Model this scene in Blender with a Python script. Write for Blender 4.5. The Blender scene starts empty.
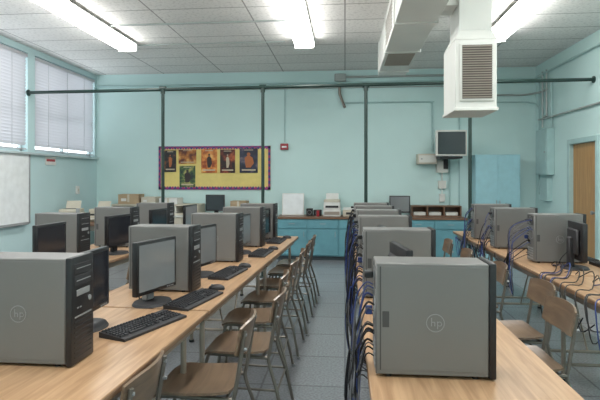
import bpy, bmesh, math, random
from mathutils import Vector, Matrix
random.seed(7)
S = bpy.context.scene
COL = S.collection
try:
    S.view_settings.view_transform = 'Standard'
    S.view_settings.look = 'None'
except Exception: pass

# ---------------------------------------------------------------- materials
def mat(name, col, rough=0.5, metal=0.0, var=0.06, scale=8.0, bump=0.0, bscale=60.0, spec=0.5, stretch=(1,1,1)):
    m = bpy.data.materials.new(name); m.use_nodes = True
    nt = m.node_tree; N = nt.nodes; L = nt.links
    b = N['Principled BSDF']
    b.inputs['Roughness'].default_value = rough
    b.inputs['Metallic'].default_value = metal
    b.inputs['Specular IOR Level'].default_value = spec
    tc = N.new('ShaderNodeTexCoord'); mp = N.new('ShaderNodeMapping')
    mp.inputs['Scale'].default_value = stretch
    no = N.new('ShaderNodeTexNoise'); no.inputs['Scale'].default_value = scale; no.inputs['Detail'].default_value = 4
    cr = N.new('ShaderNodeValToRGB')
    cr.color_ramp.elements[0].position = 0.3; cr.color_ramp.elements[1].position = 0.7
    c = Vector(col)
    cr.color_ramp.elements[0].color = (*(c*(1-var)), 1)
    cr.color_ramp.elements[1].color = (*[min(1, x) for x in c*(1+var)], 1)
    L.new(tc.outputs['Object'], mp.inputs['Vector']); L.new(mp.outputs['Vector'], no.inputs['Vector'])
    L.new(no.outputs['Fac'], cr.inputs['Fac']); L.new(cr.outputs['Color'], b.inputs['Base Color'])
    if bump > 0:
        n2 = N.new('ShaderNodeTexNoise'); n2.inputs['Scale'].default_value = bscale; n2.inputs['Detail'].default_value = 3
        bp = N.new('ShaderNodeBump'); bp.inputs['Strength'].default_value = bump; bp.inputs['Distance'].default_value = 0.01
        L.new(tc.outputs['Object'], n2.inputs['Vector']); L.new(n2.outputs['Fac'], bp.inputs['Height']); L.new(bp.outputs['Normal'], b.inputs['Normal'])
    return m
def emis(name, col, strength):
    m = bpy.data.materials.new(name); m.use_nodes = True
    b = m.node_tree.nodes['Principled BSDF']
    b.inputs['Base Color'].default_value = (0.8,0.8,0.8,1)
    b.inputs['Emission Color'].default_value = (*col,1); b.inputs['Emission Strength'].default_value = strength
    return m
def brickmat(name, c1, c2, mortar, w, h, ms, rough=0.8, speckle=0.1, bump=0.0, nscale=45, thr=(0.3,0.6)):
    m = bpy.data.materials.new(name); m.use_nodes = True
    nt = m.node_tree; N = nt.nodes; L = nt.links; b = N['Principled BSDF']
    b.inputs['Roughness'].default_value = rough
    tc = N.new('ShaderNodeTexCoord'); br = N.new('ShaderNodeTexBrick')
    br.offset = 0.0; br.inputs['Scale'].default_value = 1
    br.inputs['Color1'].default_value=(*c1,1); br.inputs['Color2'].default_value=(*c2,1); br.inputs['Mortar'].default_value=(*mortar,1)
    br.inputs['Brick Width'].default_value=w; br.inputs['Row Height'].default_value=h; br.inputs['Mortar Size'].default_value=ms
    no = N.new('ShaderNodeTexNoise'); no.inputs['Scale'].default_value=nscale; no.inputs['Detail'].default_value=5
    cr = N.new('ShaderNodeValToRGB'); cr.color_ramp.elements[0].position=thr[0]; cr.color_ramp.elements[1].position=thr[1]
    n3 = N.new('ShaderNodeTexNoise'); n3.inputs['Scale'].default_value=1.3
    mx = N.new('ShaderNodeMixRGB'); mx.blend_type='MULTIPLY'; mx.inputs['Fac'].default_value=speckle
    mx2 = N.new('ShaderNodeMixRGB'); mx2.blend_type='MULTIPLY'; mx2.inputs['Fac'].default_value=0.12
    L.new(tc.outputs['Object'], br.inputs['Vector']); L.new(tc.outputs['Object'], no.inputs['Vector']); L.new(tc.outputs['Object'], n3.inputs['Vector'])
    L.new(no.outputs['Fac'], cr.inputs['Fac'])
    L.new(br.outputs['Color'], mx.inputs['Color1']); L.new(cr.outputs['Color'], mx.inputs['Color2'])
    L.new(mx.outputs['Color'], mx2.inputs['Color1']); L.new(n3.outputs['Fac'], mx2.inputs['Color2'])
    L.new(mx2.outputs['Color'], b.inputs['Base Color'])
    return m
def woodmat(name, c1, c2, rough=0.35, axis='Y', scale=3.0):
    m = bpy.data.materials.new(name); m.use_nodes = True
    nt = m.node_tree; N = nt.nodes; L = nt.links; b = N['Principled BSDF']
    b.inputs['Roughness'].default_value = rough
    tc = N.new('ShaderNodeTexCoord'); mp = N.new('ShaderNodeMapping')
    mp.inputs['Scale'].default_value = {'Y':(14,1,14),'X':(1,14,14),'Z':(14,14,1)}[axis]
    no = N.new('ShaderNodeTexNoise'); no.inputs['Scale'].default_value=scale; no.inputs['Detail'].default_value=8; no.inputs['Distortion'].default_value=0.6
    cr = N.new('ShaderNodeValToRGB'); cr.color_ramp.elements[0].position=0.3; cr.color_ramp.elements[1].position=0.68
    cr.color_ramp.elements[0].color=(*c1,1); cr.color_ramp.elements[1].color=(*c2,1)
    L.new(tc.outputs['Object'], mp.inputs['Vector']); L.new(mp.outputs['Vector'], no.inputs['Vector'])
    L.new(no.outputs['Fac'], cr.inputs['Fac']); L.new(cr.outputs['Color'], b.inputs['Base Color'])
    return m

M = {}
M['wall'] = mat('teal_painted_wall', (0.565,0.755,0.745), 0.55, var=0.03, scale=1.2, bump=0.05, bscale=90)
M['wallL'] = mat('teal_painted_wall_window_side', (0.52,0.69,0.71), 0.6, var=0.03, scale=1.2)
M['cream'] = mat('cream_paint', (0.66,0.66,0.62), 0.5, var=0.03)
M['ceil'] = brickmat('acoustic_ceiling_tile', (0.87,0.86,0.84),(0.82,0.81,0.79),(0.38,0.37,0.36),1.2,0.6,0.010, 0.9, 0.20, 0, 26, (0.33,0.5))
M['floor'] = brickmat('floor_tile_blue_grey', (0.31,0.33,0.355),(0.28,0.30,0.325),(0.19,0.20,0.22),0.6,0.6,0.008, 0.27, 0.30, 0, 60, (0.3,0.6))
M['wood'] = woodmat('oak_laminate', (0.33,0.195,0.105),(0.50,0.32,0.185), 0.34)
M['woodedge'] = mat('table_edge_band', (0.20,0.12,0.07), 0.45)
M['ply'] = woodmat('chair_plywood', (0.12,0.08,0.055),(0.21,0.145,0.095), 0.28, 'Y', 2.0)
M['doorwood'] = woodmat('door_oak', (0.36,0.19,0.07),(0.48,0.28,0.11), 0.4, 'Z', 2.0)
M['brownwood'] = woodmat('brown_shelf_wood', (0.14,0.075,0.045),(0.22,0.12,0.07), 0.4, 'X', 2.0)
M['tower'] = mat('grey_steel_case', (0.180,0.177,0.172), 0.42, 0.2, var=0.04, scale=3)
M['badge'] = mat('case_badge_grey', (0.30,0.30,0.30), 0.35, 0.2)
M['towerd'] = mat('dark_case_seam', (0.06,0.06,0.06), 0.5)
M['black'] = mat('black_plastic', (0.014,0.014,0.016), 0.4)
M['blackm'] = mat('black_matte_plastic', (0.022,0.022,0.025), 0.6)
M['key'] = mat('key_black', (0.022,0.022,0.026), 0.5)
M['silver'] = mat('silver_plastic', (0.32,0.33,0.34), 0.35, 0.3)
M['screen'] = mat('lcd_screen_painted_reflection', (0.19,0.205,0.215), 0.12, var=0.08, scale=2, spec=1.0)  # base colour lightened to carry the pale room reflection on the glass
M['screend'] = mat('lcd_screen_dark', (0.018,0.02,0.026), 0.13, spec=0.8)
M['beige'] = mat('beige_plastic', (0.55,0.51,0.42), 0.5)
M['white'] = mat('white_plastic', (0.70,0.70,0.68), 0.5)
M['wboard'] = mat('whiteboard_enamel', (0.80,0.83,0.85), 0.2)
M['leg'] = mat('bronze_tube_metal', (0.20,0.18,0.155), 0.35, 0.6)
M['tleg'] = mat('table_leg_metal', (0.33,0.29,0.24), 0.4, 0.4)
M['pole'] = mat('dark_green_pipe', (0.012,0.035,0.03), 0.4)
M['conduit'] = mat('teal_painted_conduit', (0.38,0.55,0.55), 0.45)
M['grey'] = mat('grey_conduit', (0.36,0.40,0.39), 0.4, 0.2)
M['duct'] = mat('duct_white_paint', (0.70,0.71,0.68), 0.5, var=0.05, scale=2)
M['ductd'] = mat('duct_louver_tan', (0.33,0.29,0.25), 0.5)
M['ductdark'] = mat('duct_inner_dark', (0.12,0.10,0.09), 0.7)
M['cabt'] = mat('teal_cabinet_laminate', (0.13,0.32,0.38), 0.4)
M['cabb'] = mat('blue_cabinet_paint', (0.32,0.56,0.63), 0.4)
M['red'] = mat('red_alarm', (0.35,0.03,0.04), 0.4)
M['yellow'] = mat('yellow_board_paper', (0.76,0.62,0.22), 0.8)
M['card'] = mat('cardboard', (0.40,0.30,0.19), 0.8)
M['cabB'] = mat('blue_cable', (0.025,0.05,0.19), 0.4)
M['cabK'] = mat('black_cable', (0.012,0.012,0.014), 0.45)
M['cabG'] = mat('grey_cable', (0.12,0.12,0.13), 0.45)
M['base'] = mat('dark_baseboard', (0.05,0.07,0.08), 0.5)
M['frame'] = mat('window_frame_paint', (0.50,0.58,0.60), 0.5)
M['tube'] = emis('fluorescent_diffuser', (1.0,0.985,0.95), 18.5)
M['day'] = emis('glowing_daylight_pane', (0.90,0.95,1.0), 2.7)  # window panes emit light themselves, standing in for daylight outside
m = bpy.data.materials.new('blind_slat'); m.use_nodes=True
N=m.node_tree.nodes; L=m.node_tree.links; b=N['Principled BSDF']; b.inputs['Base Color'].default_value=(0.60,0.60,0.62,1); b.inputs['Roughness'].default_value=0.5
tr=N.new('ShaderNodeBsdfTranslucent'); tr.inputs['Color'].default_value=(0.56,0.57,0.61,1); mx=N.new('ShaderNodeMixShader'); mx.inputs[0].default_value=0.18
L.new(b.outputs[0],mx.inputs[1]); L.new(tr.outputs[0],mx.inputs[2]); L.new(mx.outputs[0],N['Material Output'].inputs['Surface'])
M['slat']=m
m = bpy.data.materials.new('board_border_pattern'); m.use_nodes=True
N=m.node_tree.nodes; L=m.node_tree.links; b=N['Principled BSDF']
tc=N.new('ShaderNodeTexCoord'); ck=N.new('ShaderNodeTexChecker'); ck.inputs['Scale'].default_value=18
ck.inputs['Color1'].default_value=(0.35,0.03,0.16,1); ck.inputs['Color2'].default_value=(0.06,0.04,0.20,1)
L.new(tc.outputs['Object'],ck.inputs['Vector']); L.new(ck.outputs['Color'],b.inputs['Base Color']); M['border']=m
def postermat(name, cols, scale, seed):
    m = bpy.data.materials.new(name); m.use_nodes=True
    N=m.node_tree.nodes; L=m.node_tree.links; b=N['Principled BSDF']; b.inputs['Roughness'].default_value=0.4
    tc=N.new('ShaderNodeTexCoord'); mp=N.new('ShaderNodeMapping'); mp.inputs['Location'].default_value=(seed,seed*2,seed*3)
    no=N.new('ShaderNodeTexNoise'); no.inputs['Scale'].default_value=scale; no.inputs['Detail'].default_value=3
    cr=N.new('ShaderNodeValToRGB'); e=cr.color_ramp.elements
    e[0].position=0.38; e[0].color=(*cols[0],1); e[1].position=0.66; e[1].color=(*cols[2],1)
    x=e.new(0.53); x.color=(*cols[1],1)
    L.new(tc.outputs['Object'],mp.inputs['Vector']); L.new(mp.outputs['Vector'],no.inputs['Vector']); L.new(no.outputs['Fac'],cr.inputs['Fac']); L.new(cr.outputs['Color'],b.inputs['Base Color'])
    return m

# ---------------------------------------------------------------- mesh builder
class B:
    def __init__(s): s.v=[]; s.f=[]; s.m=[]; s.sm=[]; s.mats=[]
    def mi(s,k):
        if k not in s.mats: s.mats.append(k)
        return s.mats.index(k)
    def add(s,vs,fs,k,smooth=False):
        o=len(s.v); s.v+= [tuple(v) for v in vs]; i=s.mi(k)
        for f in fs: s.f.append([o+a for a in f]); s.m.append(i); s.sm.append(smooth)
    def box(s,x0,x1,y0,y1,z0,z1,k,bev=0.0,R=None,seg=1):
        bm=bmesh.new(); bmesh.ops.create_cube(bm,size=1)
        for v in bm.verts:
            v.co=Vector(((x0+x1)/2+v.co.x*(x1-x0),(y0+y1)/2+v.co.y*(y1-y0),(z0+z1)/2+v.co.z*(z1-z0)))
        if bev>0: bmesh.ops.bevel(bm,geom=bm.edges[:],offset=bev,segments=seg,affect='EDGES',profile=0.5)
        if R is not None: bmesh.ops.transform(bm,matrix=R,verts=bm.verts)
        bm.verts.index_update()
        s.add([v.co.copy() for v in bm.verts],[[v.index for v in f.verts] for f in bm.faces],k); bm.free()
    def cyl(s,p1,p2,r,k,seg=12,r2=None):
        p1=Vector(p1);p2=Vector(p2); d=(p2-p1).normalized(); r2=r if r2 is None else r2
        a=d.orthogonal().normalized(); b=d.cross(a); vs=[];n=seg
        for i in range(n):
            t=2*math.pi*i/n; o=a*math.cos(t)+b*math.sin(t); vs.append(p1+o*r); vs.append(p2+o*r2)
        fs=[[2*i,2*((i+1)%n),2*((i+1)%n)+1,2*i+1] for i in range(n)]
        s.add(vs,fs,k,True)
        s.add([vs[2*i] for i in range(n)],[list(range(n))[::-1]],k); s.add([vs[2*i+1] for i in range(n)],[list(range(n))],k)
    def tube(s,pts,r,k,seg=8,sub=4,closed=False):
        P=[Vector(p) for p in pts]
        if sub>1 and len(P)>2:
            Q=[]
            for i in range(len(P)-1):
                a=P[max(i-1,0)];b=P[i];c=P[i+1];d=P[min(i+2,len(P)-1)]
                for j in range(sub):
                    t=j/sub
                    Q.append(0.5*((2*b)+(c-a)*t+(2*a-5*b+4*c-d)*t*t+(3*b-a-3*c+d)*t**3))
            Q.append(P[-1]); P=Q
        vs=[];n=seg; ref=None
        for i,p in enumerate(P):
            d=(P[min(i+1,len(P)-1)]-P[max(i-1,0)]).normalized()
            if ref is None: ref=d.orthogonal().normalized()
            ref=(ref-d*ref.dot(d)); 
            if ref.length<1e-5: ref=d.orthogonal()
            ref.normalize(); b=d.cross(ref)
            for j in range(n):
                t=2*math.pi*j/n; vs.append(p+(ref*math.cos(t)+b*math.sin(t))*r)
        fs=[]
        for i in range(len(P)-1):
            for j in range(n):
                fs.append([i*n+j,i*n+(j+1)%n,(i+1)*n+(j+1)%n,(i+1)*n+j])
        fs.append(list(range(n))[::-1]); fs.append([(len(P)-1)*n+j for j in range(n)])
        s.add(vs,fs,k,True)
    def ring(s,c,r,t,k,axis='Y',seg=24,depth=0.002):
        c=Vector(c); vs=[]; 
        for i in range(seg):
            a=2*math.pi*i/seg
            for rr,dd in((r-t,-depth),(r,-depth),(r,depth),(r-t,depth)):
                if axis=='Y': vs.append(c+Vector((rr*math.cos(a),dd,rr*math.sin(a))))
                elif axis=='X': vs.append(c+Vector((dd,rr*math.cos(a),rr*math.sin(a))))
                else: vs.append(c+Vector((rr*math.cos(a),rr*math.sin(a),dd)))
        fs=[]
        for i in range(seg):
            j=(i+1)%seg
            for q in range(4): fs.append([i*4+q,i*4+(q+1)%4,j*4+(q+1)%4,j*4+q])
        s.add(vs,fs,k)
    def sheet(s,fn,nu,nv,th,k):
        P=[[Vector(fn(i/nu,j/nv)) for j in range(nv+1)] for i in range(nu+1)]
        top=[];bot=[]
        for i in range(nu+1):
            for j in range(nv+1):
                du=P[min(i+1,nu)][j]-P[max(i-1,0)][j]; dv=P[i][min(j+1,nv)]-P[i][max(j-1,0)]
                n=du.cross(dv).normalized()*th/2
                top.append(P[i][j]+n); bot.append(P[i][j]-n)
        W=nv+1; T=len(top); fs=[]
        for i in range(nu):
            for j in range(nv):
                a=i*W+j; fs.append([a,a+W,a+W+1,a+1]); fs.append([T+a,T+a+1,T+a+W+1,T+a+W])
        for i in range(nu):
            a=i*W; fs.append([a,T+a,T+a+W,a+W]); a=i*W+nv; fs.append([a,a+W,T+a+W,T+a])
        for j in range(nv):
            a=j; fs.append([a,a+1,T+a+1,T+a]); a=nu*W+j; fs.append([a,T+a,T+a+1,a+1])
        s.add(top+bot,fs,k,True)
    def mesh(s,name):
        me=bpy.data.meshes.new(name); me.from_pydata(s.v,[],s.f)
        for k in s.mats: me.materials.append(M[k])
        me.polygons.foreach_set('material_index',s.m); me.polygons.foreach_set('use_smooth',s.sm)
        bm=bmesh.new(); bm.from_mesh(me); bmesh.ops.recalc_face_normals(bm,faces=bm.faces); bm.to_mesh(me); bm.free()
        try: me.set_sharp_from_angle(angle=math.radians(40))
        except Exception: pass
        me.update(); return me
    def obj(s,name,loc=(0,0,0),rz=0): return put(s.mesh(name),name,loc,rz)
def put(me,name,loc=(0,0,0),rz=0,sc=None):
    o=bpy.data.objects.new(name,me); COL.objects.link(o); o.location=loc; o.rotation_euler=(0,0,rz)
    if sc: o.scale=sc
    return o

XL,XR,YF,YB,H = -5.0,3.55,-1.6,9.7,3.58
# ---------------------------------------------------------------- room shell
b=B(); b.box(XL-0.2,XR+0.2,YF-0.2,YB+0.2,-0.1,0,'floor'); b.obj('floor')
b=B(); b.box(XL-0.2,XR+0.2,YF-0.2,YB+0.2,H,H+0.1,'ceil'); b.obj('ceiling')
b=B(); b.box(XL-0.2,XR+0.2,YB,YB+0.2,0,H,'wall'); b.obj('wall_back')
b=B(); b.box(XL-0.2,XR+0.2,YF-0.2,YF,0,H,'wall'); b.obj('wall_front')
wins=[(-0.4,1.5),(1.68,3.5),(3.68,5.5),(5.66,7.5),(7.68,9.62)]  # windows nearest the camera are out of view, added for light
zs,zt=1.92,3.48
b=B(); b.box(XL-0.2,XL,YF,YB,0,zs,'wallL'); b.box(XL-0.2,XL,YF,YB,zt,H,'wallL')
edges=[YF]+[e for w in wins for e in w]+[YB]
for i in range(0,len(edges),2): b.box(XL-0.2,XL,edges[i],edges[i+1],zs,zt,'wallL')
b.obj('wall_left')
for i,(a,c) in enumerate(wins):
    b=B(); x=XL-0.14
    b.box(x-0.02,x-0.01,a,c,zs,zt,'day')
    for (y0,y1,z0,z1) in ((a,a+.05,zs,zt),(c-.05,c,zs,zt),(a,c,zs,zs+.05),(a,c,zt-.05,zt),((a+c)/2-.02,(a+c)/2+.02,zs,zt),(a,c,2.55,2.59)):
        b.box(x-0.01,x+0.04,y0,y1,z0,z1,'frame')
    b.obj('window_%d'%(i+1))
    b=B(); b.box(XL-0.06,XL+0.005,a+.01,c-.01,zt-.07,zt-.02,'slat')
    n=int((zt-zs-.14)/0.05)
    for j in range(n):
        z=zt-.09-j*0.05; xc=XL-0.03; w=0.029
        A_=(xc+w*.55,z+w*.80);C_=(xc-w*.55,z-w*.80);Bm=(xc+.004,z-.003)
        b.add([(A_[0],a+.02,A_[1]),(Bm[0],a+.02,Bm[1]),(C_[0],a+.02,C_[1]),(A_[0],c-.02,A_[1]),(Bm[0],c-.02,Bm[1]),(C_[0],c-.02,C_[1])],[[0,1,4,3],[1,2,5,4]],'slat')
    b.box(XL-0.045,XL-0.015,a+.02,c-.02,zs+.03,zs+.05,'slat')
    for q in (0.2,0.5,0.8):
        yy=a+(c-a)*q; b.cyl((XL-0.010,yy,zs+.04),(XL-0.010,yy,zt-.05),0.003,'silver',6)
    b.obj('venetian_blind')
b=B(); b.box(XL,XL+0.06,-0.5,YB-0.02,zs-0.05,zs-0.015,'frame',0.005); b.obj('trim_1')
dy0,dy1,dz=7.42,8.30,2.06
b=B(); b.box(XR,XR+.2,YF,dy0,0,H,'wall'); b.box(XR,XR+.2,dy1,YB,0,H,'wall'); b.box(XR,XR+.2,dy0,dy1,dz,H,'wall'); b.obj('wall_right')
b=B(); b.box(XR+.05,XR+.1,dy0+.03,dy1-.03,0.01,dz-.03,'doorwood',0.003)
b.cyl((XR+.05,dy0+.1,1.0),(XR-.01,dy0+.1,1.0),0.012,'silver'); b.cyl((XR-.01,dy0+.1,1.0),(XR-.035,dy0+.1,1.0),0.028,'silver',16)
b.box(XR+.045,XR+.05,dy0+.06,dy0+.14,0.9,1.12,'silver')
b.obj('door_1')
b=B()
b.box(XR-.015,XR+.12,dy0-.05,dy0+.03,0,dz+.05,'conduit',0.004);b.box(XR-.015,XR+.12,dy1-.03,dy1+.05,0,dz+.05,'conduit',0.004);b.box(XR-.015,XR+.12,dy0+.03,dy1-.03,dz-.03,dz+.05,'conduit',0.004)
b.obj('trim_2')
b=B(); b.box(XL,XR,YB-.012,YB,0,.1,'base'); b.obj('baseboard_back')
b=B(); b.box(XL,XL+.012,YF,YB-.012,0,.1,'base'); b.obj('baseboard_left')
b=B(); b.box(XR-.012,XR,YF,dy0-.05,0,.1,'base'); b.box(XR-.012,XR,dy1+.05,YB-.012,0,.1,'base'); b.obj('baseboard_right')

# ---------------------------------------------------------------- lights (wraparound fixtures)
b=B()
b.box(-.142,.142,-1.21,1.21,-.055,-.035,'white',0.004)
b.box(-.07,.07,-1.1,1.1,-.035,0,'white',0.003)
b.box(-.145,.145,-1.22,-1.20,-.155,-.035,'white',0.003); b.box(-.145,.145,1.20,1.22,-.155,-.035,'white',0.003)
prof=[(-.138,-.056),(-.142,-.10),(-.125,-.132),(-.08,-.148),(0,-.153),(.08,-.148),(.125,-.132),(.142,-.10),(.138,-.056)]
vs=[];fs=[]
for (x,z) in prof: vs+=[(x,-1.2,z),(x,1.2,z)]
for i in range(len(prof)-1): fs.append([2*i,2*i+2,2*i+3,2*i+1])
b.add(vs,fs,'tube')
fix=b.mesh('fluorescent_ceiling_light')
for (x,ys) in ((-3.3,(6.15,3.2,0.3)),(-.60,(6.2,3.2,0.3)),(2.12,(6.1,3.2,0.3))):  # fixtures nearer the camera are unseen, added to light the room
    for y in ys: put(fix,'fluorescent_ceiling_light',(x,y,H-0.0))
b=B(); b.tube([(-3.15,6.5,H-.02),(-.75,6.5,H-.02)],.012,'grey',8,1); b.tube([(-3.6,7.5,H-.02),(-.9,7.5,H-.02)],.010,'grey',8,1); b.obj('ceiling_conduit')

# ---------------------------------------------------------------- pipe rail with poles
zp=2.88; yp=7.5
b=B(); b.cyl((XL,yp,zp-.03),(XR,yp,zp+.03),.026,'pole',16)
b.cyl((XL,yp,zp-.03),(XL+.015,yp,zp-.03),.05,'pole',16); b.cyl((XR-.015,yp,zp+.03),(XR,yp,zp+.03),.05,'pole',16)
for x in (-2.8,-1.24,.31,1.82):
    b.cyl((x,yp,0),(x,yp,zp),.025,'pole',14); b.cyl((x,yp,0),(x,yp,.012),.06,'pole',16)
    b.cyl((x-.05,yp,zp),(x+.05,yp,zp),.036,'pole',14); b.cyl((x,yp,zp-.08),(x,yp,zp),.034,'pole',14)
b.obj('pipe_rail')
b=B()
b.cyl((XL,YB-.03,3.34),(XR,YB-.03,3.34),.018,'conduit',10)
b.cyl((-3.6,YB-.03,3.24),(2.3,YB-.03,3.24),.012,'grey',10)
b.tube([(-.1,YB-.05,3.44),(1.9,YB-.05,3.44)],.022,'grey',10,1)
b.box(-.2,.02,YB-.1,YB,3.36,3.5,'grey',.01)
b.tube([(.0,YB-.03,2.95),(1.55,YB-.03,2.95),(1.62,YB-.03,2.93),(1.65,YB-.03,2.85),(1.65,YB-.03,2.0)],.014,'conduit',8,3)
b.tube([(-.1,YB-.04,3.3),(-.1,YB-.04,3.12),(.0,YB-.04,2.85)],.026,'leg',8,2)
b.tube([(-1.17,YB-.02,3.24),(-1.17,YB-.02,2.2)],.009,'conduit',8,1)
b.tube([(2.15,YB-.03,3.3),(2.15,YB-.03,.95)],.010,'conduit',8,1)
b.tube([(1.97,YB-.03,1.9),(1.97,YB-.03,.95)],.012,'conduit',8,1)
b.obj('wall_conduit')
b=B()
b.tube([(XR-.03,YF+.2,3.36),(XR-.03,YB-.1,3.36)],.02,'conduit',8,1)
b.tube([(XR-.03,3.0,2.55),(XR-.03,9.0,2.55),(XR-.03,9.1,2.6),(XR-.03,9.12,2.75),(XR-.03,9.12,3.4)],.016,'grey',8,3)
b.tube([(XR-.03,9.3,3.4),(XR-.03,9.3,2.4)],.016,'grey',8,1)
b.tube([(XR-.03,9.45,3.3),(XR-.03,9.45,1.2)],.014,'conduit',8,1)
b.tube([(XR-.03,8.9,3.2),(XR-.03,8.9,2.35)],.014,'conduit',8,1)
b.tube([(2.2,YB-.04,3.05),(3.1,YB-.04,3.05),(3.35,YB-.05,3.05),(XR-.04,YB-.3,3.05),(XR-.03,9.1,3.05)],.018,'grey',8,3)
b.tube([(2.6,YB-.04,2.92),(3.3,YB-.04,2.92),(3.42,YB-.06,2.90),(XR-.03,9.5,2.8),(XR-.03,9.45,2.4)],.012,'conduit',8,3)
b.obj('wall_conduit')
b=B(); b.box(XR-.13,XR,8.85,9.35,1.55,2.35,'conduit',.008); b.box(XR-.138,XR-.13,8.88,9.32,1.58,2.32,'conduit',.003); b.box(XR-.09,XR,8.95,9.25,1.1,1.5,'conduit',.006)
b.cyl((XR-.145,8.93,1.95),(XR-.138,8.93,1.95),.015,'silver'); b.obj('electrical_panel')
b=B(); b.box(XR-.03,XR,6.9,7.0,1.15,1.3,'white',.004); b.box(XR-.035,XR-.03,6.935,6.965,1.2,1.25,'beige',.001); b.obj('light_switch')

# ---------------------------------------------------------------- ducts
b=B()
b.box(.52,.95,-.5,8.0,3.12,H,'duct',.004)
for y in (0.5,1.7,2.9,4.1,5.3,6.5,7.7): b.box(.505,.965,y-.015,y+.015,3.105,H,'duct',.003)
for i in range(14): b.box(.56,.91,6.6+i*.05,6.615+i*.05,3.11,3.12,'ductd')
for i in range(8): b.box(.515,.52,5.6,6.4,3.18+i*.04,3.19+i*.04,'ductd')
b.obj('ceiling_air_duct')
b=B()
X0,X1,Y0,Y1=1.03,1.41,4.8,5.35
b.box(X0,X1,Y0,Y1,2.14,2.80,'duct',.006)
b.box(X0-.012,X1+.012,Y0-.012,Y1+.012,2.13,2.16,'duct',.004)
def frus(b,a,z0,c,z1,k):
    v=[(a[0],a[2],z0),(a[1],a[2],z0),(a[1],a[3],z0),(a[0],a[3],z0),(c[0],c[2],z1),(c[1],c[2],z1),(c[1],c[3],z1),(c[0],c[3],z1)]
    b.add(v,[[0,1,2,3],[4,5,6,7],[0,1,5,4],[1,2,6,5],[2,3,7,6],[3,0,4,7]],k)
frus(b,(X0,X1,Y0,Y1),2.80,(X0+.05,X1-.03,Y0+.06,Y1-.06),2.90,'duct')
b.box(X0+.05,X1-.03,Y0+.06,Y1-.06,2.90,H,'duct',.003)
b.box(.95,X0+.06,Y0+.12,Y1-.12,3.16,3.5,'duct',.003)
b.box(X0+.04,X1-.03,Y0-.02,Y0,2.22,2.76,'duct',.003); b.box(X0+.06,X1-.05,Y0-.022,Y0-.015,2.24,2.74,'ductdark')
for i in range(22):
    z=2.25+i*.0225
    b.add([(X0+.06,Y0-.034,z),(X1-.05,Y0-.034,z),(X1-.05,Y0-.018,z+.014),(X0+.06,Y0-.018,z+.014)],[[0,1,2,3]],'ductd')
    b.box(X0+.06,X1-.05,Y0-.036,Y0-.03,z-.003,z+.003,'ductd')
b.obj('air_vent_box')

# ---------------------------------------------------------------- tables
def table(name,L,W,loc,rz):
    b=B()
    b.box(0,W,0,L,.722,.75,'wood',.003); b.box(-.002,W+.002,-.002,L+.002,.718,.745,'woodedge',.004)
    b.box(.05,W-.05,.06,.08,.66,.72,'tleg'); b.box(.05,W-.05,L-.08,L-.06,.66,.72,'tleg')
    b.box(.05,.07,.06,L-.06,.66,.72,'tleg'); b.box(W-.07,W-.05,.06,L-.06,.66,.72,'tleg')
    for y in (.14,L-.14):
        for x in (.09,W-.09): b.cyl((x,y,0),(x,y,.72),.016,'tleg',10); b.cyl((x,y,0),(x,y,.02),.022,'blackm',10)
        b.cyl((.09,y,.12),(W-.09,y,.12),.012,'tleg',8); b.box(.07,W-.07,y-.015,y+.015,.69,.72,'tleg')
    b.cyl((W/2,.14,.12),(W/2,.5,.7),.008,'tleg',8); b.cyl((W/2,L-.14,.12),(W/2,L-.5,.7),.008,'tleg',8)
    return b.obj(name,loc,rz)
tilt1=.047; f1=math.atan(tilt1)
def edge1(y): return -.90+tilt1*y
for y in (1.0,2.82,4.64): table('computer_table',1.80,.80,(edge1(y)-.80,y,0),-f1)
tilt2=.07; f2=math.atan(tilt2)
def edge2(y): return -2.45+tilt2*y
for y in (1.6,3.42,5.24): table('computer_table',1.80,.78,(edge2(y)-.78,y,0),-f2)
for y in (1.3,3.12,4.94): table('computer_table',1.80,.72,(.09,y,0),0)
for y in (2.2,4.02): table('computer_table',1.80,.80,(1.52,y,0),0)
table('computer_table',1.40,.80,(1.52,5.84,0),0)

# ---------------------------------------------------------------- tower mesh
b=B(); LX,W,HT=.44,.17,.43
b.box(-.22,.195,-W/2,W/2,.012,HT,'tower',.004)
b.box(-.215,.19,-W/2-.002,-W/2,.03,HT-.012,'tower',.001)
b.box(-.205,-.20,-W/2-.0035,-W/2,.03,HT-.012,'towerd')
b.box(-.195,-.17,-W/2-.003,-W/2-.0015,.19,.25,'towerd',.0005)
b.ring((0,-W/2-.003,.21),.034,.003,'badge','Y',28,.0012)
for q,z0,z1 in((-.014,.198,.229),(-.002,.198,.213),(.008,.188,.216)): b.box(q-.0018,q+.0018,-W/2-.0035,-W/2-.002,z0,z1,'badge')
b.box(-.014,-.002,-W/2-.0035,-W/2-.002,.2115,.2145,'badge'); b.ring((.015,-W/2-.003,.207),.009,.0025,'badge','Y',12,.001)
b.box(.195,.222,-W/2-.002,W/2+.002,.005,HT+.004,'black',.006,seg=2)
b.box(.2215,.2245,-.07,.07,.365,.405,'blackm',.001); b.box(.2215,.2245,-.07,.07,.318,.358,'blackm',.001); b.box(.2245,.2255,-.055,.055,.335,.339,'silver')
b.box(.2245,.2255,-.055,.055,.385,.388,'silver')
b.box(.2215,.224,-.05,.05,.275,.30,'silver',.001)
b.cyl((.221,.05,.25),(.226,.05,.25),.011,'silver',16)
for i in range(9): b.box(.2215,.2235,-.065,.065,.03+i*.02,.036+i*.02,'silver' if i==8 else 'blackm')
for q in(-.04,-.02): b.box(.2215,.2235,q-.006,q+.006,.225,.23,'silver')
b.box(-.2215,-.219,-.075,.075,.33,.415,'towerd'); b.ring((-.2225,.0,.372),.036,.003,'silver','X',20,.001); b.ring((-.2225,.0,.372),.022,.003,'silver','X',20,.001)
b.box(-.222,-.219,.035,.075,.16,.31,'silver')
for i in range(6): b.box(-.2225,-.2215,.04,.07,.17+i*.023,.183+i*.023,'black')
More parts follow.
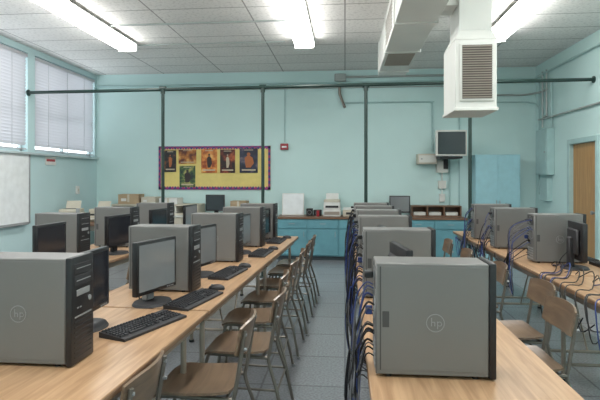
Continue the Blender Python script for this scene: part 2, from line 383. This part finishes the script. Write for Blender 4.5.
b.ring((-.222,-.03,.25),.042,.003,'silver','X',20,.001)
for i in range(5): b.box(-.223,-.219,-.07,.06,.03+i*.022,.044+i*.022,'silver')
for x in(-.17,.15):
    for y in(-.06,.06): b.cyl((x,y,0),(x,y,.014),.012,'blackm',10)
tower=b.mesh('desktop_computer_tower')

# ---------------------------------------------------------------- monitor mesh  (screen faces +X)
def monmesh(scr,bez,stand):
    b=B()
    b.box(-.018,.018,-.187,.187,.075,.385,bez,.006,seg=2)
    b.box(.0172,.0195,-.168,.168,.098,.366,scr)
    b.box(-.045,-.016,-.12,.12,.12,.33,'blackm',.012)
    b.box(-.075,-.03,-.035,.035,.02,.26,stand,.008)
    vs=[];n=28
    for i in range(n):
        a=2*math.pi*i/n; vs.append((-.02+.11*math.cos(a),.13*math.sin(a),0))
    for i in range(n):
        a=2*math.pi*i/n; vs.append((-.02+.10*math.cos(a),.12*math.sin(a),.016))
    b.add(vs,[[i,(i+1)%n,n+(i+1)%n,n+i] for i in range(n)]+[list(range(n))[::-1],list(range(n,2*n))],'blackm')
    for i in range(4): b.box(.018,.0205,.09+i*.018,.10+i*.018,.083,.09,'silver')
    b.tube([(-.07,0,.14),(-.12,.01,.08),(-.14,.03,.01),(-.16,.10,.006)],.004,'cabK',6)
    return b.mesh('lcd_monitor')
monA=monmesh('screen','black','silver'); monB=monmesh('screend','black','blackm')

# ---------------------------------------------------------------- keyboard & mouse
b=B()
prof=[(-.08,.0),(.08,.0),(.08,.012),(-.08,.026)]
vs=[(x,-.225,z) for x,z in prof]+[(x,.225,z) for x,z in prof]
b.add(vs,[[0,1,2,3],[4,5,6,7],[0,1,5,4],[1,2,6,5],[2,3,7,6],[3,0,4,7]],'blackm')
def key(x,y,w,d=.0155):
    z=.012+(.08-x)/.16*.014
    v=[]
    for (ins,zz) in ((0,z-.001),(.0022,z+.0075)):
        v+=[(x-d/2+ins,y-w/2+ins,zz),(x+d/2-ins,y-w/2+ins,zz),(x+d/2-ins,y+w/2-ins,zz),(x-d/2+ins,y+w/2-ins,zz)]
    b.add(v,[[4,5,6,7],[0,1,5,4],[1,2,6,5],[2,3,7,6],[3,0,4,7]],'key')
for r in range(6):
    x=-.066+r*.0205+(0.006 if r>0 else 0)
    if r<5:
        for c in range(15): key(x,-.21+c*.019,.0165)
        for c in range(3): 
            if r not in (3,): key(x,.085+c*.019,.0165)
        for c in range(4): 
            if r>0: key(x,.150+c*.019,.0165)
    else:
        for yy,w in((-.205,.024),(-.178,.022),(-.10,.11),(-.025,.022),(.0,.022),(.035,.024)): key(x,yy,w)
        for c in range(3): key(x,.085+c*.019,.0165)
        for c in range(4): key(x,.150+c*.019,.0165)
kb=b.mesh('computer_keyboard')
b=B()
def mf(u,v):
    th=u*math.pi; ph=v*math.pi
    return (-.055*math.cos(th), -.031*math.cos(ph)*max(.05,math.sin(th))**.6, .002+.034*math.sin(ph)**.7*max(0,math.sin(th))**.7)
nu,nv=14,12; vs=[mf(i/nu,j/nv) for i in range(nu+1) for j in range(nv+1)]
b.add(vs,[[i*(nv+1)+j,(i+1)*(nv+1)+j,(i+1)*(nv+1)+j+1,i*(nv+1)+j+1] for i in range(nu) for j in range(nv)],'black',True)
b.box(-.05,.05,-.029,.029,0,.004,'black',.001)
b.cyl((-.03,-.003,.03),(-.03,.003,.03),.008,'silver',12)
b.tube([(-.05,0,.008),(-.07,.005,.004),(-.09,.02,.004),(-.10,.05,.004)],.002,'cabK',5)
mouse=b.mesh('computer_mouse')

# ---------------------------------------------------------------- chair mesh (sitter faces -X)
b=B()
def seat(u,v):
    x=-.21+.40*u; y=(-.20+.40*v)
    xx=-.01+(x+.01)*(1-.08*(2*abs(v-.5))**4)
    z=.455-.018*math.sin(math.pi*min(1,u*1.05))*math.cos((v-.5)*2.2)-.03*max(0,(.2-u)/.2)**2+.012*(2*abs(v-.5))**2
    yy=y*(1-.10*(2*abs(u-.5))**6)
    return (xx,yy,z)
b.sheet(seat,10,10,.012,'ply')
def back(u,v):
    y=-.185+.37*v; h=.165*(1-.22*(2*abs(v-.5))**4)
    z=.71+(u-.5)*h
    x=.238+.035*(z-.62)/.17-.035*(2*abs(v-.5))**2
    return (x,y,z)
b.sheet(back,6,12,.012,'ply')
for sgn in(-1,1):
    y=sgn*.165
    b.tube([(.30,sgn*.215,0),(.255,sgn*.185,.22),(.20,y,.40),(.205,y,.46),(.228,y*.98,.60),(.252,y*.98,.76)],.0105,'leg',8,4)
    b.tube([(-.24,sgn*.205,0),(-.205,sgn*.18,.25),(-.175,y,.415),(-.14,y,.437),(0,y,.432),(.20,y,.425)],.0105,'leg',8,4)
    b.cyl((.30,sgn*.215,0),(.30,sgn*.215,.018),.016,'silver',10); b.cyl((-.24,sgn*.205,0),(-.24,sgn*.205,.018),.016,'silver',10)
    b.tube([(-.205,sgn*.18,.25),(.255,sgn*.185,.24)],.007,'leg',8,1)
    for zz in(.67,.74): b.cyl((.262,y*.97,zz),(.246,y*.97,zz),.008,'silver',8)
b.tube([(-.14,-.165,.437),(-.14,.165,.437)],.009,'leg',8,1); b.tube([(.16,-.165,.425),(.16,.165,.425)],.009,'leg',8,1)
b.tube([(.252,-.186,.235),(.252,.186,.235)],.007,'leg',8,1)
chair=b.mesh('school_chair')
def addchair(backx,y,rz=0): put(chair,'school_chair',(backx-.25*math.cos(rz),y-.25*math.sin(rz),0),rz)

T=.75
# row 1 (left of aisle)
for y in (1.965,3.285,4.46,5.45,6.2): put(tower,'desktop_computer_tower',(-1.17+tilt1*y-.195-(0.02 if y<2.2 else 0),y,T),-f1 if y>2.5 else 0)
for (x,y,r,mm) in ((-1.28,2.40,0,monB),(-1.13,2.90,-16,monA),(-1.09,3.76,-15,monA),(-1.02,4.92,-10,monA),(-.95,5.88,-8,monB)): 
    put(mm,'lcd_monitor',(x,y,T),math.radians(r))
for (x,y,r) in ((-1.0,2.44,-20),(-.91,2.98,-12),(-.90,3.83,-8),(-.82,4.88,-3),(-.80,5.85,-3)): put(kb,'computer_keyboard',(x,y,T),math.radians(r))
for (x,y,r) in ((-.86,3.30,10),(-.84,4.15,0),(-.75,5.2,0),(-.72,6.18,0)): put(mouse,'computer_mouse',(x,y,T),math.radians(r))
# row 2 (far left)
for y in (2.7,4.35,5.3,6.25): put(tower,'desktop_computer_tower',(-2.65+tilt2*y-.22,y,T),-f2)
for (x,y,r,mm) in ((-2.50,3.2,0,monB),(-2.36,3.82,-4,monB),(-2.24,4.78,-12,monB),(-2.2,5.74,-8,monB),(-2.1,6.65,-8,monA)): put(mm,'lcd_monitor',(x,y,T),math.radians(r))
# middle row
midy=[1.985,3.22,4.32,5.12,5.82,6.5]
for y in midy: put(tower,'desktop_computer_tower',(.335,y,T),0)
for y in (2.75,3.75,4.72,5.48): put(monB,'lcd_monitor',(.30,y,T),math.radians(8))
# right row
for y,x in ((4.66,1.88),(5.55,1.80),(6.35,1.79)): put(tower,'desktop_computer_tower',(x,y,T),0)
put(monB,'lcd_monitor',(1.92,4.34,T),math.radians(-6)); put(monB,'lcd_monitor',(1.98,5.12,T),math.radians(5)); put(monB,'lcd_monitor',(1.93,5.95,T),math.radians(5))
put(kb,'computer_keyboard',(2.2,4.95,T),0); put(kb,'computer_keyboard',(2.2,4.35,T),0)

# chairs
addchair(-.75,1.86,0); addchair(-.49,2.55,.03); addchair(-.40,3.12,-.02); addchair(-.45,3.75,.05); addchair(-.43,4.35,-.03); addchair(-.42,4.95,.05); addchair(-.40,5.6,0); addchair(-.38,6.15,0)
addchair(-1.80,4.25,.05); addchair(-1.72,4.95,-.1); addchair(-1.85,3.4,0); addchair(-1.68,5.7,0)
addchair(1.25,3.0,.02); addchair(1.36,3.56,.05); addchair(1.30,4.3,-.03); addchair(1.22,5.1,0); addchair(1.20,5.9,0)
# ---------------------------------------------------------------- cables
def cables(xr,ys,xedge,n,name,seed,zlow=.3,blue=.4,out=.07):
    rnd=random.Random(seed)
    b=B()
    for y in ys:
        for i in range(n):
            q=rnd.random(); k='cabB' if q<blue else ('cabG' if q<blue+.12 else 'cabK')
            z0=T+rnd.uniform(.05,.38); y0=y+rnd.uniform(-.06,.07); o=rnd.uniform(.3,1)*out
            zl=rnd.uniform(zlow,.66); yd=y0+rnd.uniform(-.15,.35)
            pts=[(xr,y0,z0),(xr-.03,y0,z0+.005),(xedge-o*.6,y0+rnd.uniform(-.02,.04),z0-.06-rnd.uniform(0,.05)),
                 (xedge-o*.8,y0+rnd.uniform(-.03,.08),.80),(xedge-o,(y0+yd)/2,(.75+zl)/2),(xedge-o*.7,yd,zl),(xedge-o*.5,yd+rnd.uniform(.05,.2),zl+rnd.uniform(.0,.15)),(xedge-.02,yd+rnd.uniform(.1,.3),.70),(xedge+.03,yd+.25,.64)]
            b.tube(pts,rnd.choice((.0035,.0048,.003)),k,6,4)
        b.box(xr-.035,xr-.002,y-.02,y+.02,T+.36,T+.385,'cabK',.004)
        b.box(xr-.03,xr-.002,y+.045,y+.065,T+.2,T+.235,'cabB',.003)
    return b.obj(name)
cables(.112,midy,.085,17,'cable_bundle',3,.26,.22,.09)
cables(1.577,[5.55,6.35],1.515,12,'cable_bundle',5,.4,.3,.06)
cables(1.657,[4.66],1.515,13,'cable_bundle',8,.45,.3,.06)
b=B(); rnd=random.Random(2)
for i in range(12):
    y=3.1+rnd.uniform(0,.9)
    b.tube([(1.78+rnd.uniform(-.06,.0),y+.5,.756),(1.74,y+.3+rnd.uniform(-.1,.1),.79+rnd.uniform(0,.05)),(1.64,y+.1,.76),(1.50,y,.77),(1.47,y-.05,.68),(1.48,y-.1,.5+rnd.uniform(-.1,.1)),(1.49,y-.25,.62)],.004,'cabB' if i%4==0 else 'cabK',6,4)
b.obj('cable_bundle')

# ---------------------------------------------------------------- bulletin board & posters
bx0,bx1,bz0,bz1=-3.70,-1.45,1.27,2.13
b=B(); b.box(bx0,bx1,YB-.02,YB,bz0,bz1,'yellow')
w=.045
for (x0,x1,z0,z1) in ((bx0,bx1,bz0,bz0+w),(bx0,bx1,bz1-w,bz1),(bx0,bx0+w,bz0,bz1),(bx1-w,bx1,bz0,bz1)): b.box(x0,x1,YB-.028,YB-.019,z0,z1,'border')
n=40
for i in range(n):
    x=bx0+w+(bx1-bx0-2*w)*(i+.5)/n
    for z in(bz0+w,bz1-w): b.cyl((x,YB-.026,z),(x,YB-.019,z),.02,'border',8)
b.obj('bulletin_board')
D=((.008,.008,.01),(.03,.02,.02),(.30,.10,.03))
P=[(-3.58,-3.34,1.62,2.05,D,'figB',0.12),
   (-3.29,-2.93,1.78,2.06,((.10,.02,.01),(.45,.16,.03),(.65,.40,.12)),None,0),
   (-3.27,-2.95,1.32,1.74,((.015,.03,.03),(.06,.12,.04),(.40,.36,.12)),'figA',0.18),
   (-2.83,-2.51,1.60,2.07,((.30,.05,.01),(.65,.22,.04),(.8,.48,.15)),'figA',0.14),
   (-2.45,-2.15,1.60,2.06,((.02,.005,.005),(.14,.02,.01),(.45,.10,.03)),'figW',0.10),
   (-2.06,-1.70,1.60,2.08,((.01,.012,.03),(.025,.03,.07),(.16,.12,.14)),'figB',0.22)]
M['figA']=mat('poster_ink_dark',(.03,.02,.02),.5); M['figB']=mat('poster_ink_orange',(.42,.13,.04),.5); M['figW']=mat('poster_ink_pale',(.5,.42,.3),.5)
for i,(x0,x1,z0,z1,c,fg,fw) in enumerate(P):
    k='p%d'%i; M[k]=postermat('poster_print_%d'%i,c,8,i*3.3)
    b=B(); b.box(x0,x1,YB-.032,YB-.03+.001,z0,z1,k)
    W_=x1-x0;Hh=z1-z0;cx=(x0+x1)/2
    b.box(x0+.12*W_,x1-.12*W_,YB-.034,YB-.032,z0+.09*Hh,z0+.15*Hh,'figW')
    b.box(x0+.25*W_,x1-.25*W_,YB-.034,YB-.032,z1-.08*Hh,z1-.05*Hh,'figW')
    if fg:
        b.cyl((cx,YB-.034,z0+.76*Hh),(cx,YB-.032,z0+.76*Hh),.45*fw*W_,fg,16)
        v=[(cx-.3*fw*W_,YB-.034,z0+.70*Hh),(cx+.3*fw*W_,YB-.034,z0+.70*Hh),(cx+fw*W_,YB-.034,z0+.62*Hh),(cx+1.3*fw*W_,YB-.034,z0+.40*Hh),(cx+.5*fw*W_,YB-.034,z0+.22*Hh),(cx-.7*fw*W_,YB-.034,z0+.22*Hh),(cx-.9*fw*W_,YB-.034,z0+.42*Hh),(cx-fw*W_,YB-.034,z0+.62*Hh)]
        b.add(v,[list(range(8))],fg)
    b.obj('movie_poster')

# ---------------------------------------------------------------- back counter (teal)
def counter(x0,x1,y0,y1,h,nd,body,topk,name):
    b=B(); b.box(x0,x1,y0+.02,y1,.08,h-.03,body); b.box(x0,x1,y0+.07,y1,0,.08,'base')
    b.box(x0-.01,x1+.01,y0-.015,y1,h-.035,h,topk,.004)
    dw=(x1-x0)/nd
    for i in range(nd):
        a=x0+i*dw
        b.box(a+.012,a+dw-.012,y0,y0+.02,.10,h-.22,body,.003); b.box(a+.012,a+dw-.012,y0,y0+.02,h-.20,h-.05,body,.003)
        b.cyl((a+dw/2-.05,y0-.02,h-.12),(a+dw/2+.05,y0-.02,h-.12),.005,'silver',8)
        for q in(-.05,.05): b.cyl((a+dw/2+q,y0-.02,h-.12),(a+dw/2+q,y0,h-.12),.004,'silver',6)
        b.cyl((a+dw-.06,y0-.02,h-.36),(a+dw-.06,y0-.02,h-.26),.005,'silver',8)
    return b.obj(name)
counter(-1.25,2.15,9.05,YB-.014,.79,6,'cabt','brownwood','base_cabinet_counter')
counter(-4.6,-1.45,9.1,YB-.014,.80,6,'beige','cream','base_cabinet_counter')
b=B(); b.box(-4.45,-2.75,9.2,9.66,.80,.83,'beige',.004); b.box(-4.45,-2.75,9.63,9.66,.83,.97,'beige'); b.box(-4.45,-4.42,9.2,9.66,.83,.97,'beige'); b.box(-2.78,-2.75,9.2,9.66,.83,.97,'beige')
b.box(-4.45,-2.75,9.2,9.66,.97,1.0,'beige',.004)
for x in (-4.0,-3.6,-3.2): b.box(x-.01,x+.01,9.22,9.64,.83,.97,'cream')
b.obj('shelf_organizer')
b=B(); b.box(1.22,2.12,9.35,9.65,.79,.81,'brownwood'); b.box(1.22,2.12,9.35,9.65,.97,.99,'brownwood')
for x in (1.22,1.5,1.80,2.10): b.box(x,x+.02,9.35,9.65,.81,.97,'brownwood')
b.box(1.22,2.12,9.63,9.65,.81,.97,'brownwood')
for x in (1.26,1.54,1.84): b.box(x+.0,x+.22,9.38,9.6,.812,.87,'cream',.003)
b.obj('wooden_paper_tray')
for x,mm in ((1.0,monA),(-2.45,monB)): put(mm,'lcd_monitor',(x,9.3,.79 if x>0 else .80),math.radians(-95))
b=B(); R=Matrix.Translation((0,9.5,.79))@Matrix.Rotation(math.radians(-8),4,'X')
b.box(-1.20,-.78,-.01,.01,0,.42,'white',.002,R); b.box(-1.18,-.80,-.014,-.01,.02,.40,'wboard',.001,R); b.obj('presentation_board')
def printer(loc,body,s,rz=0,name='laser_printer'):
    b=B(); b.box(-.22,.22,-.2,.2,.0,.20,body,.015,seg=2); b.box(-.20,.20,-.18,.2,.20,.27,body,.02,seg=2)
    b.box(-.16,.16,-.205,-.19,.13,.17,'blackm'); b.box(-.17,.17,-.29,-.19,.05,.065,body,.004); b.box(-.13,.13,-.28,-.2,.066,.072,'white')
    b.box(-.13,.13,-.12,.08,.268,.274,'blackm'); b.box(.12,.19,-.19,-.14,.2,.285,'silver',.005)
    b.add([(-.14,.14,.26),(.14,.14,.26),(.14,.24,.42),(-.14,.24,.42)],[[0,1,2,3]],body)
    o=b.obj(name,loc,rz); o.scale=(s,s,s); return o
b=B(); b.box(-.16,.16,-.16,.16,0,.13,'white',.01); b.box(-.14,.14,-.163,-.158,.03,.09,'ductd'); b.box(-.155,.155,-.15,.15,.13,.26,'white',.012); b.box(-.12,.12,-.153,-.148,.16,.2,'blackm')
b.box(-.15,.15,-.14,.15,.26,.31,'beige',.012); b.add([(-.12,.12,.3),(.12,.12,.3),(.12,.19,.42),(-.12,.19,.42)],[[0,1,2,3]],'white'); b.obj('laser_printer',(-.24,9.38,.79))
b=B(); b.box(-.16,.16,-.14,.14,0,.12,'beige',.01); b.box(-.15,.15,-.13,.13,.12,.16,'white',.01); b.box(-.10,.10,-.142,-.138,.04,.08,'blackm'); b.obj('scanner',(.12,9.35,.79))
b=B()
b.box(-.72,-.60,9.3,9.42,.79,.93,'black',.006); b.box(-.59,-.44,9.35,9.5,.79,.90,'blackm',.006); b.ring((-.66,9.298,.86),.04,.006,'silver'); b.ring((-.515,9.348,.845),.035,.006,'silver')
b.cyl((-.5,9.25,.79),(-.5,9.25,.90),.028,'red',14); b.obj('desktop_speaker_set')
def carton(x,y,z,w,d,h,k,name,rz=0):
    b=B(); b.box(-w/2,w/2,-d/2,d/2,0,h,k,.003); b.box(-w/2,-.005,-d/2-.003,d/2,h,h+.005,k); b.box(.005,w/2,-d/2-.003,d/2,h,h+.005,k)
    b.box(-.02,.02,-d/2-.004,-d/2,h*.2,h+.002,'beige'); b.box(-w*.35,-w*.1,-d/2-.003,-d/2,h*.3,h*.6,'white'); b.obj(name,(x,y,z),rz)
carton(-2.0,9.4,.80,.30,.30,.26,'card','cardboard_box')
carton(-1.62,9.38,.80,.26,.28,.17,'beige','storage_box',.05)
carton(-3.35,9.42,1.001,.36,.32,.11,'white','storage_box',-.04)
carton(-4.15,9.42,1.001,.40,.32,.18,'card','cardboard_box',.06)
carton(-3.75,9.42,1.001,.28,.3,.13,'beige','storage_box',.0)
b=B(); cx,cz=1.88,2.12
b.box(cx-.27,cx+.27,9.05,9.14,cz-.23,cz+.23,'cream',.012,seg=2); b.box(cx-.24,cx+.24,9.04,9.052,cz-.20,cz+.20,'screend',.006)
frus2=[(cx-.25,9.14,cz-.21),(cx+.25,9.14,cz-.21),(cx+.25,9.14,cz+.21),(cx-.25,9.14,cz+.21),(cx-.14,9.5,cz-.13),(cx+.14,9.5,cz-.13),(cx+.14,9.5,cz+.12),(cx-.14,9.5,cz+.12)]
b.add(frus2,[[0,1,2,3],[4,5,6,7],[0,1,5,4],[1,2,6,5],[2,3,7,6],[3,0,4,7]],'cream')
b.box(cx-.2,cx+.2,9.1,9.6,cz-.27,cz-.235,'blackm'); b.box(cx-.04,cx+.04,9.55,YB,cz-.45,cz-.1,'blackm',.005)
b.obj('wall_mounted_television')
b=B(); b.box(1.35,1.70,9.45,YB,1.76,1.95,'beige',.008); b.box(1.37,1.68,9.444,9.45,1.79,1.92,'cream',.002); b.cyl((1.42,9.44,1.855),(1.42,9.446,1.855),.015,'silver',10); b.obj('intercom_box')
b=B(); b.box(1.72,1.93,YB-.12,YB,1.60,1.83,'cream',.006); b.box(1.76,1.90,YB-.08,YB,1.30,1.45,'cream',.004); b.box(1.78,1.88,YB-.06,YB,1.05,1.2,'white',.004); b.cyl((1.83,YB-.03,1.05),(1.83,YB-.03,1.7),.012,'white',8)
b.obj('electrical_junction_box')
b=B(); b.box(-1.25,-1.10,YB-.06,YB,2.05,2.17,'red',.006); b.box(-1.22,-1.13,YB-.066,YB-.06,2.09,2.12,'wboard'); b.obj('fire_alarm')
b=B(); b.box(2.34,3.12,9.25,YB-.014,.0,1.92,'cabb',.005)
for a,c in((2.36,2.728),(2.732,3.10)): b.box(a,c,9.24,9.25,.06,1.89,'cabb',.002)
for x in(2.70,2.76): b.cyl((x,9.225,.95),(x,9.225,1.1),.006,'silver',8); b.cyl((x,9.225,.97),(x,9.24,.97),.005,'silver',6); b.cyl((x,9.225,1.08),(x,9.24,1.08),.005,'silver',6)
b.obj('storage_cabinet')
b=B(); b.box(XL,XL+.02,5.4,7.5,.80,1.88,'wboard')
for (y0,y1,z0,z1) in ((5.38,7.52,.78,.81),(5.38,7.52,1.87,1.90),(5.38,5.41,.78,1.9),(7.49,7.52,.78,1.9)): b.box(XL,XL+.03,y0,y1,z0,z1,'silver',.003)
b.box(XL,XL+.08,5.5,7.4,.775,.79,'silver',.003); b.obj('whiteboard')
b=B(); b.box(XL,XL+.012,7.95,8.25,1.72,1.86,'white',.002); b.box(XL+.012,XL+.014,7.98,8.22,1.78,1.82,'red'); b.obj('wall_sign')
b=B(); b.box(XL,XL+.03,8.9,9.0,1.2,1.35,'white',.004); b.box(XL+.03,XL+.035,8.935,8.965,1.25,1.3,'beige',.001); b.obj('light_switch')
b=B(); b.box(-4.95,-3.95,7.75,8.75,.72,.75,'brownwood',.003)
for x in(-4.9,-4.0):
    for y in(7.8,8.7): b.box(x-.02,x+.02,y-.02,y+.02,0,.72,'leg')
b.box(-4.9,-4.0,7.79,7.81,.64,.72,'leg'); b.box(-4.9,-4.0,8.69,8.71,.64,.72,'leg'); b.obj('printer_table')
printer((-4.62,8.1,.75),'beige',.85,.3); printer((-4.25,8.4,.75),'beige',.8,.1)

# ---------------------------------------------------------------- world & camera
w=bpy.data.worlds.new('World'); S.world=w; w.use_nodes=True
w.node_tree.nodes['Background'].inputs[0].default_value=(.8,.88,1,1); w.node_tree.nodes['Background'].inputs[1].default_value=1.0
cam=bpy.data.cameras.new('Camera'); co=bpy.data.objects.new('Camera',cam); COL.objects.link(co)
cam.sensor_width=36; cam.lens=30; cam.shift_y=-22/600; cam.clip_start=.05
co.location=(0,0,1.5); co.rotation_euler=(math.radians(90),0,math.radians(5.14))
S.camera=co
